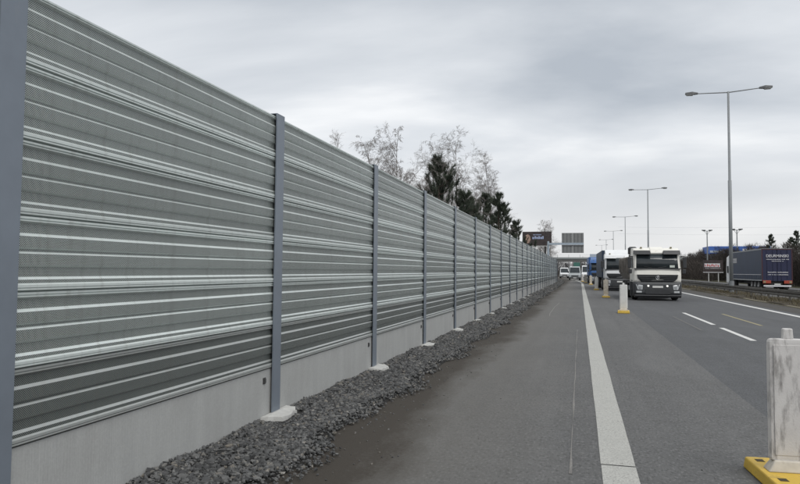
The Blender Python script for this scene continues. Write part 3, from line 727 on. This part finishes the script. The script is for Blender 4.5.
MB().box(-hw+.05, hw-.05, -.01, .05, 3.9, 3.98).build('door_header', 'maroon', tr)
MB().box(-1.15, 1.15, -.04, .08, .48, .62).build('underride_bar', 'white_print', tr, bevel=.01)
MB().box(-.5, .5, .2, 15, .62, .98).build('chassis_frame', 'chassis', tr)
MB().box(-.26, .26, -.05, -.035, .65, .77).build('number_plate', 'plate', tr)
text_mesh('lettering', 'DEURMINSKI', .36, 'white_print', tr, (.02, -.062, 3.32), (R(90), 0, 0), .92)
def word_row(parent, xs, y, z, h, mt):
    mb = MB(); rr = random.Random(int(z*100))
    x = xs[0]
    while x < xs[1]:
        w_ = rr.uniform(.035, .06)
        if rr.random() > .14: mb.box(x, x+w_, y-.004, y+.004, z, z+h*rr.choice((1, .75, .75, 1)))
        x += w_+.022
    return mb.build('lettering', mt, parent)
word_row(tr, (-.9, .95), -.056, 2.98, .07, 'white_print'); word_row(tr, (-.45, .5), -.056, 2.82, .06, 'white_print')
word_row(tr, (-.8, .85), -.056, 1.78, .085, 'white_print'); word_row(tr, (-.8, .9), -.056, 1.56, .07, 'white_print')
mb = MB().box(-hw-.006, -hw+.004, 10.2, 12.4, 2.75, 3.35); mb.build('side_print', 'plastic_grey', tr)
mb = MB()
for j in range(3):
    for i in range(9): mb.box(-hw-.012, -hw-.004, 10.35+i*.21, 10.35+i*.21+.13, 2.82+j*.17, 2.93+j*.17)
mb.build('side_lettering', 'white_print', tr)
# tractor unit ahead of it
MB().prism([(13.9, .6), (15.9, .6), (15.9, 2.2), (15.6, 3.5), (14.2, 3.75), (13.9, 3.5)], 'x', -1.25, 1.25).build('tractor_cab', 'truck_white', tr, bevel=.06)
MB().box(-1.36, -1.2, 14.6, 15.0, 1.7, 2.5).build('mirror', 'plastic', tr)
for s in (-1, 1): wheel(tr, s*1.02, 14.9, .5, .32, s)

# ------------------------------------------------------------------ median guard rail
gr = empty('guard_rail', (10.2, 14, 0), 0, 'dirty grey steel guard rail running along the median', 'guard rail')
wp = [(0, .30), (-.03, .33), (-.03, .38), (.03, .42), (.03, .46), (-.03, .50), (-.03, .55), (0, .585), (.008, .585), (-.02, .55), (-.02, .505), (.04, .46), (.04, .42), (-.02, .38), (-.02, .335), (.008, .30)]
bme = MB().prism(wp, 'y', 0, 3.99).mesh('rail_beam', 'rail'); pme = MB().box(.05, .13, -.05, .05, -.1, .60).mesh('rail_post', 'rail')
cme = MB().box(-.04, .02, 0, 3.99, .588, .606).mesh('rail_lip', 'rail_top')
for i in range(60):
    y = i*4.
    bobj = link('rail_beam', bme, gr, (0, y, random.uniform(-.01, .01))); link('rail_lip', cme, bobj)
    link('rail_post', pme, gr, (0, y+.1, 0))
gr2 = empty('guard_rail', (11.9, 14, -.05), 0, 'second steel guard rail facing the opposite carriageway', 'guard rail')
for i in range(60):
    bobj = link('rail_beam', bme, gr2, (0, i*4., random.uniform(-.01, .01)), 0); bobj.scale = (-1, 1, 1); link('rail_post', pme, gr2, (-.18, i*4.+.1, 0))

# ------------------------------------------------------------------ street lamps
def lamp():
    root = empty('street_lamp', (0, 0, 0)); H = 14.75
    MB().tube([(0, 0, 0), (0, 0, 8.2), (0, 0, 8.21), (0, 0, H)], [.135, .125, .095, .075], 12).build('pole', 'lamp_steel', root, True)
    MB().tube([(0, 0, 0), (0, 0, .9)], .17, 12).build('pole_sleeve', 'lamp_steel', root)
    for s, dz in ((-1, .03), (1, .20)):
        MB().tube([(0, 0, H-.06), (s*2.15, 0, H-.06+dz)], [.045, .036], 8).build('arm', 'lamp_steel', root)
        z = H-.06+dz
        hd = MB(); x0, x1 = 2.05, 2.92
        hd.add([(s*x0, -.08, z-.05), (s*x0, .08, z-.05), (s*x0, .08, z+.07), (s*x0, -.08, z+.07), (s*(x0+.4), -.17, z-.06), (s*(x0+.4), .17, z-.06), (s*(x0+.4), .14, z+.15), (s*(x0+.4), -.14, z+.15), (s*x1, -.13, z-.03), (s*x1, .13, z-.03), (s*x1, .10, z+.11), (s*x1, -.10, z+.11)],
               [(0, 1, 2, 3), (8, 11, 10, 9)] + [(a, a+4, (a+1) % 4+4, (a+1) % 4) for a in range(4)] + [(a+4, a+8, (a+1) % 4+8, (a+1) % 4+4) for a in range(4)])
        h = hd.build('lamp_head', 'lamp_head', root, bevel=.02)
        MB().hexa([(s*(x0+.35), -.11, z-.13), (s*(x1-.1), -.1, z-.12), (s*(x1-.1), .1, z-.12), (s*(x0+.35), .11, z-.13)][::s], [(s*(x0+.3), -.14, z-.05), (s*(x1-.04), -.12, z-.04), (s*(x1-.04), .12, z-.04), (s*(x0+.3), .14, z-.05)][::s]).build('lamp_lens', 'lamp_glass', h, bevel=.02)
    return root
lp = lamp()
for i, (y, lab) in enumerate(((53., 'tall double-arm street lamp nearest, left of the navy trailer'), (113.5, 'double-arm street lamp second along the median, above the cream lorry'),
                              (169.3, 'double-arm street lamp third along the median'), (228.4, 'double-arm street lamp fourth along the median'),
                              (290., 'double-arm street lamp fifth along the median, small and far'), (350., 'double-arm street lamp farthest along the median'))):
    o = lp if i == 0 else copy_tree(lp)
    o.location = (10.55, y, 0); tag(o, lab, 'street lamp', 'double-arm street lamps along the median')

# floodlight masts
def mast(X, Y, H, lab):
    r = empty('floodlight_mast', (X, Y, -.4), 0, lab, 'mast', 'floodlight masts')
    MB().tube([(0, 0, 0), (0, 0, H)], [.16, .10], 10).build('pole', 'lamp_steel', r)
    MB().box(-.9, .9, -.05, .05, H-.05, H+.07).build('crossbar', 'lamp_steel', r)
    for s in (-1, 1):
        MB().tube([(0, 0, H-.9), (s*.6, 0, H)], .04, 6).build('brace', 'lamp_steel', r)
        for x in (.55, .95): MB().hexa([(s*x-.17, -.2, H+.05), (s*x+.17, -.2, H+.05), (s*x+.17, .2, H+.1), (s*x-.17, .2, H+.1)], [(s*x-.2, -.25, H+.26), (s*x+.2, -.25, H+.26), (s*x+.2, .2, H+.32), (s*x-.2, .2, H+.32)]).build('floodlight', 'lamp_head', r)
mast(28.8, 170, 11.6, 'thin twin-head floodlight mast left of the tall lamp')
mast(33.1, 160, 11.2, 'twin-head floodlight mast right of the tall lamp')

# ------------------------------------------------------------------ signs, bridge, buildings
sg = empty('gantry_sign', (-4.9, 110, -.3), 0, 'large grey sign seen from behind on a cantilever arm', 'road sign')
MB().tube([(0, 0, 0), (0, 0, 6.6)], [.2, .16], 12).build('mast', 'gantry', sg)
MB().box(0, 5.5, -.26, -.12, 6.02, 6.34).build('cantilever_arm', 'gantry', sg)
for k, (z0, z1) in enumerate(((4.73, 6.0), (6.02, 7.92))):
    for j in range(2):
        x0 = 2.1+j*1.7
        p = MB().box(x0+.01, x0+1.69, -.10, -.05, z0, z1).build('sign_panel', 'sign_back' if k else 'sign_back', sg)
        for i in range(3): MB().box(x0+.25+i*.55, x0+.31+i*.55, -.15, -.10, z0+.03, z1-.03).build('stiffener', 'sign_rib', p)
MB().box(2.1, 5.5, -.2, -.1, 5.86, 6.0).build('lower_rail', 'sign_rib', sg)
bb = empty('billboard', (-7.05, 116, -.4), R(-6), 'dark advertising billboard with pale face and blue lettering above the barrier', 'billboard')
MB().box(-2.45, 2.45, -.08, .12, 6.25, 8.62).build('board', 'board_dark', bb, bevel=.02)
MB().prism([(-2.0, 6.9), (-1.7, 6.6), (-1.25, 6.75), (-1.05, 7.3), (-1.15, 7.9), (-1.5, 8.2), (-1.9, 8.0), (-2.1, 7.5)], 'y', -.095, -.082).build('portrait_shape', 'poster_skin', bb)
mb = MB()
for i, (x, w_) in enumerate(((-.75, .3), (-.38, .22), (-.1, .3), (.26, .26), (.58, .3), (.94, .2))): mb.box(x, x+w_, -.096, -.082, 7.35, 7.72+.12*(i % 2))
mb.build('lettering', 'poster_blue', bb)
mb = MB()
for i in range(7): mb.box(-.6+i*.2, -.47+i*.2, -.096, -.082, 8.0, 8.16)
mb.build('lettering', 'poster_blue', bb)
MB().box(-2.5, 2.5, -.05, .15, 6.1, 6.22).build('frame_rail', 'pale_frame', bb)
for x in (-1.4, 1.4): MB().box(x-.12, x+.12, .13, .35, 0, 7.6).build('support_post', 'chassis', bb)

br = empty('road_bridge', (0, 255, -.4), 0, 'pale concrete road bridge spanning the highway in the distance', 'bridge')
MB().box(-46, 60, 0, 11, 5.55, 6.7).build('deck', 'bridge_concrete', br, bevel=.05)
MB().box(-46, 60, -.35, 0, 6.4, 7.1).build('edge_beam', 'bridge_rail', br)
for x in range(-44, 60, 4): MB().box(x-.05, x+.05, -.2, -.1, 7.1, 8.1).build('railing_post', 'bridge_rail', br)
for z in (7.5, 8.05): MB().box(-46, 60, -.18, -.12, z, z+.06).build('handrail', 'bridge_rail', br)
MB().box(3.5, 24, -.5, -.38, 6.9, 8.3).build('screen', 'pale_fascia', br)
for x in (-24, 10.6, 29):
    for y in (2, 9): MB().tube([(x, y, 0), (x, y, 5.6)], .55, 12).build('pillar', 'bridge_concrete', br)
for s, x in ((-1, -46), (1, 44)): MB().box(min(x, x+s*16), max(x, x+s*16), -4, 15, 0, 6.5).build('abutment', 'bridge_concrete', br)
gs = empty('direction_sign', (-1.2, 238, 0), 0, 'small green direction sign under the far bridge', 'road sign')
MB().box(-.9, 1.2, -.05, .05, 3.2, 4.6).build('panel', 'green_sign', gs, bevel=.02)
for x in (-.6, .9): MB().tube([(x, .1, -.4), (x, .1, 4.5)], .08, 8).build('support_post', 'gantry', gs)

rb = empty('billboard', (26.2, 148, -.4), R(4), 'low dark billboard with red and white lettering beyond the median', 'billboard')
MB().box(-1.95, 1.75, -.08, .1, 2.0, 4.4).build('board', 'board_dark', rb)
MB().box(-1.75, 1.2, -.10, -.083, 3.0, 3.75).build('lettering_panel', 'white_print', rb)
mb = MB(); rr = random.Random(4); x = -1.65
for i in range(7):
    hgt = rr.choice((.42, .42, .55)); mb.box(x, x+.11, -.118, -.102, 3.1, 3.1+hgt); mb.box(x+.11, x+.27, -.118, -.102, 3.1+rr.choice((0, .15, .3)), 3.22+rr.choice((.0, .15, .3))+.1); x += .4
mb.build('lettering', 'red_print', rb)
word_row(rb, (-1.6, 1.3), -.09, 2.68, .12, 'white_print')
MB().box(-2.0, 1.8, -.12, .12, 1.88, 2.0).build('lower_frame', 'white_print', rb)
for x in (-.95, .9): MB().box(x-.08, x+.08, 0, .1, 0, 2.1).build('support_post', 'pale_frame', rb)

sb = empty('service_building', (38.0, 200, -.4), 0, 'low service building with bright blue roof fascia behind the trailer', 'building')
MB().box(-3.4, 10, 0, 9, 0, 7.4).build('wall', 'shop_wall', sb)
MB().box(-3.8, 11.5, -.6, 9.5, 7.0, 9.1).build('roof_fascia', 'blue_fascia', sb, bevel=.05)
MB().box(-3.6, -.2, -.66, -.6, 7.35, 7.95).build('fascia_band', 'pale_fascia', sb)
for i in range(5): MB().box(4.6+i*.8, 5.2+i*.8, -.66, -.6, 7.6+.1*(i % 2), 8.4).build('fascia_mark', 'white_print', sb)
for i in range(3):
    wv = MB().box(-3+i*1.3, -2+i*1.3, -.05, .02, 4.6, 6.4).build('window', 'glass', sb)
    MB().box(-3.05+i*1.3, -1.95+i*1.3, -.06, -.005, 4.5, 4.6).build('sill', 'pale_fascia', wv)

# overhead wires
for k, (z0, z1) in enumerate(((13.6, 12.6), (11.8, 10.9))):
    pts = [(10+90*i/12., 190-30*i/12., (z0 if k else z0)-1.2*math.sin(math.pi*i/12)) for i in range(13)]
    tag(MB().tube(pts, .009, 5).build('overhead_wire', 'wire'), ('upper' if k == 0 else 'lower') + ' thin overhead wire crossing the sky right of the tall lamp', 'wire', 'overhead wires')

# ------------------------------------------------------------------ trees
def rot_about(v, ax, a): return Matrix.Rotation(a, 3, ax) @ v
def grow(mb_t, mb_c, p, d, L, r, lvl, rr, droop, maxl, sp):
    n = (7, 5, 4, 3, 1)[lvl]
    pts = [Vector(p)]; rs = [r]; d = d.normalized()
    for i in range(n):
        bend = Vector((rr.uniform(-1, 1), rr.uniform(-1, 1), rr.uniform(-.5, .5)))*(.07+.07*lvl)
        lift = .10 if lvl == 0 else (.08 - droop*.9*(i/n) if lvl == 1 else -droop*(.5+.5*i/n))
        d = (d + bend + Vector((0, 0, lift))).normalized()
        pts.append(pts[-1]+d*L/n); rs.append(max(.0024, r*(1-.82*(i+1)/n)))
    (mb_t if lvl == 0 else mb_c).tube(pts, rs, 7 if lvl == 0 else (5 if lvl == 1 else 3), cap=False)
    if lvl >= maxl: return
    kids = (17, 10, 8, 6)[lvl]
    for j in range(kids):
        t = .22+.76*(j+rr.random())/kids
        f = t*n; i = min(int(f), n-1); q = pts[i].lerp(pts[i+1], f-i); dd = (pts[i+1]-pts[i]).normalized()
        perp = dd.cross(Vector((rr.uniform(-1, 1), rr.uniform(-1, 1), rr.uniform(-1, 1)))).normalized()
        ang = R(rr.uniform(24, 44)*sp if lvl == 0 else rr.uniform(22, 52))
        nd = dd*math.cos(ang)+perp*math.sin(ang)
        nl = L*(.46*(1.1-t*.8)*sp if lvl == 0 else rr.uniform(.30, .5))
        grow(mb_t, mb_c, q, nd, nl*rr.uniform(.7, 1.2), max(.0030, r*(.40 if lvl == 0 else .45)*(1.1-t*.6)), lvl+1, rr, droop, maxl, sp)
def bare_tree(name, x, y, H, seed, lab, lean=(0, 0), droop=.25, cat='tree', r=.07, stems=1, maxl=4, sp=1., fan=.3):
    rr = random.Random(seed); root = empty(name, (x, y, -.4), 0, lab, cat, 'bare trees behind the barrier')
    a, b_ = MB(), MB()
    for s in range(stems):
        dirv = Vector((lean[0]+rr.uniform(-fan, fan)*(stems > 1), lean[1]+rr.uniform(-.2, .2)*(stems > 1), 1))
        grow(a, b_, (rr.uniform(-.2, .2)*(stems > 1), 0, 0), dirv, (H*.9+.4)*(rr.uniform(.8, .97) if s else 1), r*rr.uniform(.75, 1), 0, rr, droop, maxl, sp)
    a.build('trunk', 'birch_bark', root, True); b_.build('crown', 'twig', root)
    return root
bare_tree('birch_tree', -9.25, 24, 7.3, 5, 'slender bare birch showing only its top, leftmost above the barrier', droop=.10, r=.04, sp=.6, maxl=3)
bare_tree('birch_tree', -8.25, 30.5, 8.45, 12, 'spreading bare birch with arching branches left of the dark pine', droop=.42, r=.075, stems=3, sp=1.05, fan=.2)
bare_tree('birch_tree', -7.2, 37, 9.9, 23, 'tall fine-twigged bare birch right behind the dark pine', droop=.25, r=.075, stems=3, sp=.85, fan=.16)
bare_tree('birch_tree', -6.0, 36, 7.4, 31, 'low leaning bare birch right of the taller pine', lean=(.12, 0), droop=.2, r=.05, stems=2, sp=.8, fan=.1)
bare_tree('birch_tree', -6.35, 52, 11.2, 44, 'tall narrow bare birch rising behind the lower pines', droop=.25, r=.08, stems=3, sp=.72, fan=.10)
bare_tree('birch_tree', -5.6, 118, 11., 61, 'faint distant bare tree between the billboard and grey sign', droop=.1, r=.08, stems=3, sp=.8)
bare_tree('birch_tree', -9.5, 150, 10.0, 62, 'faint distant bare tree behind the billboard', droop=.1, r=.08, stems=2)

def pine(x, y, H, spread, seed, lab, nw=13, z0=.6, grp='pines behind the barrier', dens=1.):
    rr = random.Random(seed); nr = np.random.default_rng(seed)
    root = empty('pine_tree', (x, y, -.4), 0, lab, 'tree', grp)
    tk = MB(); tk.tube([(0, 0, 0), (.05, .03, H*.5), (0, .05, H*.93)], [.13, .09, .02], 8)
    tufts = []
    for w_ in range(nw):
        f = w_/(nw-1); z = z0+(H-z0)*(.06+.9*f)
        Lb = spread*(1-f)**.75*rr.uniform(.65, 1.15)+.15
        for b_ in range(rr.randint(3, 5)):
            a = rr.uniform(0, 2*math.pi); L_ = Lb*rr.uniform(.55, 1.15)
            p0 = Vector((0, 0, z)); d = Vector((math.cos(a), math.sin(a), 0))
            pts = [p0+d*(L_*t)+Vector((0, 0, L_*(.15*t+.42*t*t))) for t in (0, .35, .7, 1)]
            tk.tube(pts, [.028, .02, .014, .006], 4, cap=False)
            for t in (.5, .72, .88, 1.):
                q = p0+d*(L_*t)+Vector((0, 0, L_*(.15*t+.42*t*t)))
                for s in range(2 if t < 1 else 1): tufts.append((q+Vector((rr.gauss(0, .09), rr.gauss(0, .09), rr.gauss(.05, .06))), rr.uniform(.75, 1.35), (d*.4+Vector((rr.uniform(-.4, .4), rr.uniform(-.4, .4), 1))).normalized()))
    tufts.append((Vector((0, .05, H*.95)), 1.2, Vector((0, 0, 1)))); tufts.append((Vector((0, .05, H)), .8, Vector((0, 0, 1))))
    tk.build('trunk', 'pine_bark', root)
    k = int(56*dens); V = []; T = []
    for c_, s_, ax in tufts:
        dirs = nr.normal(size=(k, 3)); dirs /= np.linalg.norm(dirs, axis=1)[:, None]; dirs += np.array(ax)*1.5; dirs /= np.linalg.norm(dirs, axis=1)[:, None]
        st_ = np.array(c_)+np.array(ax)*nr.uniform(-.12, .22, (k, 1))*s_
        tip = st_+dirs*nr.uniform(.13, .26, (k, 1))*s_
        sd_ = np.cross(dirs, nr.normal(size=(k, 3))); sd_ /= np.linalg.norm(sd_, axis=1)[:, None]; sd_ *= .013*s_
        V.append(np.stack([st_-sd_, st_+sd_, tip], 1).reshape(-1, 3)); T.append(np.repeat(np.clip(nr.normal(rr.uniform(.25, .6), .18, k), 0, 1), 3))
    V = np.concatenate(V); F = np.arange(len(V)).reshape(-1, 3)
    big_mesh('crown', V, F, 'needles', np.concatenate(T), root)
    return root
pine(-6.75, 32.3, 7.35, 2.1, 3, 'dark green pine, tallest, rising above the barrier mid-way', 15, 1.5)
pine(-5.75, 34.0, 5.75, 1.7, 14, 'smaller dark pine at the right foot of the tallest', 11, 1.2)
pine(-6.3, 45., 6.9, 1.7, 17, 'dark bushy pine in front of the narrow birch', 13, 1.2)
pine(-5.45, 46.5, 7.1, 1.9, 19, 'dark pine right of the narrow birch', 13, 1.2)
pine(-5.3, 58., 6.0, 1.8, 29, 'low dark pine beside the advertising billboard', 10, 1.)
def conifer(x, y, H, sp, seed, lab):
    pine(x, y, H, sp, seed, lab, 18, .8, 'conifers beyond the opposite carriageway', 1.0)
conifer(34.6, 139, 9.0, 2.3, 41, 'dark pointed conifer behind the right end of the navy trailer')
conifer(38.5, 138, 9.6, 2.6, 42, 'dark conifer cut by the right edge of the picture')
conifer(41.0, 150, 9.0, 2.6, 47, 'dark conifer behind the rightmost one')

def twig_mass(name, lab, boxes, n, ln, wd, mat_, seed, cat):
    nr = np.random.default_rng(seed); V = []; T = []
    for (x0, x1, y0, y1, zt, wgt) in boxes:
        k = int(n*wgt)
        nb = max(3, int((y1-y0)*abs(x1-x0)/9)); bc = np.stack([nr.uniform(x0, x1, nb), nr.uniform(y0, y1, nb)], -1); bh = zt*nr.uniform(.62, 1.08, nb); bt = nr.uniform(.1, .8, nb)
        i = nr.integers(0, nb, k)
        t = nr.uniform(0, 1, k)
        rad = (1.5+.5*np.sin(bc[i, 1]))*np.sqrt(np.clip(1-(t-.35)**2/.5, .08, 1))
        a = nr.uniform(0, 2*np.pi, k); rr_ = rad*np.sqrt(nr.uniform(0, 1, k))
        p = np.stack([bc[i, 0]+rr_*np.cos(a), bc[i, 1]+rr_*np.sin(a), -.4+bh[i]*t*.92], -1)
        d = np.stack([np.cos(a)*.45, np.sin(a)*.45, np.full(k, 1.)], -1)+nr.normal(0, .38, (k, 3)); d /= np.linalg.norm(d, axis=1)[:, None]
        L_ = ln*nr.uniform(.5, 1.2, (k, 1))*np.where(t > .8, .7, 1)[:, None]
        s = np.cross(d, nr.normal(size=(k, 3))); s /= np.linalg.norm(s, axis=1)[:, None]; s *= wd*nr.uniform(.6, 1.3, (k, 1))
        V.append(np.stack([p-s, p+s, p+d*L_], 1).reshape(-1, 3)); T.append(np.repeat(np.clip(bt[i]+nr.normal(0, .15, k), 0, 1), 3))
    V = np.concatenate(V); F = np.arange(len(V)).reshape(-1, 3)
    return tag(big_mesh(name, V, F, mat_, np.concatenate(T)), lab, cat, kind='stuff')
twig_mass('roadside_thicket', 'dark brown leafless thicket along the far side of the highway', [(29, 34, 95, 135, 6.4, .26), (30, 36, 135, 185, 7.2, .32), (31, 38, 185, 240, 8.4, .3), (27, 32, 150, 250, 5.2, .22)], 120000, 1.1, .03, 'thicket', 5, 'thicket')
twig_mass('far_wood', 'grey bare wood on the horizon beyond the bridge', [(-60, 60, 330, 350, 8.5, .7), (14, 60, 252, 330, 9.0, .5), (-30, -12, 170, 330, 7.5, .4), (44, 56, 200, 300, 11., .3)], 60000, 1.9, .06, 'far_wood', 9, 'wood')
twig_mass('roadside_scrub', 'grey-brown scrub beside the barrier end and bridge abutment', [(-9.5, -6.3, 122, 200, 3.4, 1.)], 9000, .8, .02, 'thicket', 21, 'scrub')
# dry grass on the median
n = 22000; y = 16+rng.uniform(0, 1, n)**1.5*110; x = np.where(rng.uniform(0, 1, n) < .75, rng.uniform(9.2, 12.2, n), rng.normal(10.2, .25, n))
k_ = (np.sin(y*.9+x*3)+np.sin(y*.37)+rng.normal(0, .5, n)) > .1
x, y = x[k_], y[k_]; n = len(x)
p = np.stack([x, y, np.where(x < 11.4, .04, .0)], -1); d = np.stack([rng.normal(0, .5, n), rng.normal(0, .5, n), np.full(n, 1.)], -1); d /= np.linalg.norm(d, axis=1)[:, None]
s = np.stack([rng.normal(0, 1, n), rng.normal(0, .5, n), np.zeros(n)], -1); s /= np.linalg.norm(s, axis=1)[:, None]
V = np.stack([p-s*.012, p+s*.012, p+d*rng.uniform(.08, .26, (n, 1))], 1).reshape(-1, 3)
tag(big_mesh('dry_grass', V, np.arange(len(V)).reshape(-1, 3), 'dry_grass', np.repeat(rng.uniform(0, 1, n), 3)), 'dry straw-coloured grass tufts on the median soil', 'grass', kind='stuff')
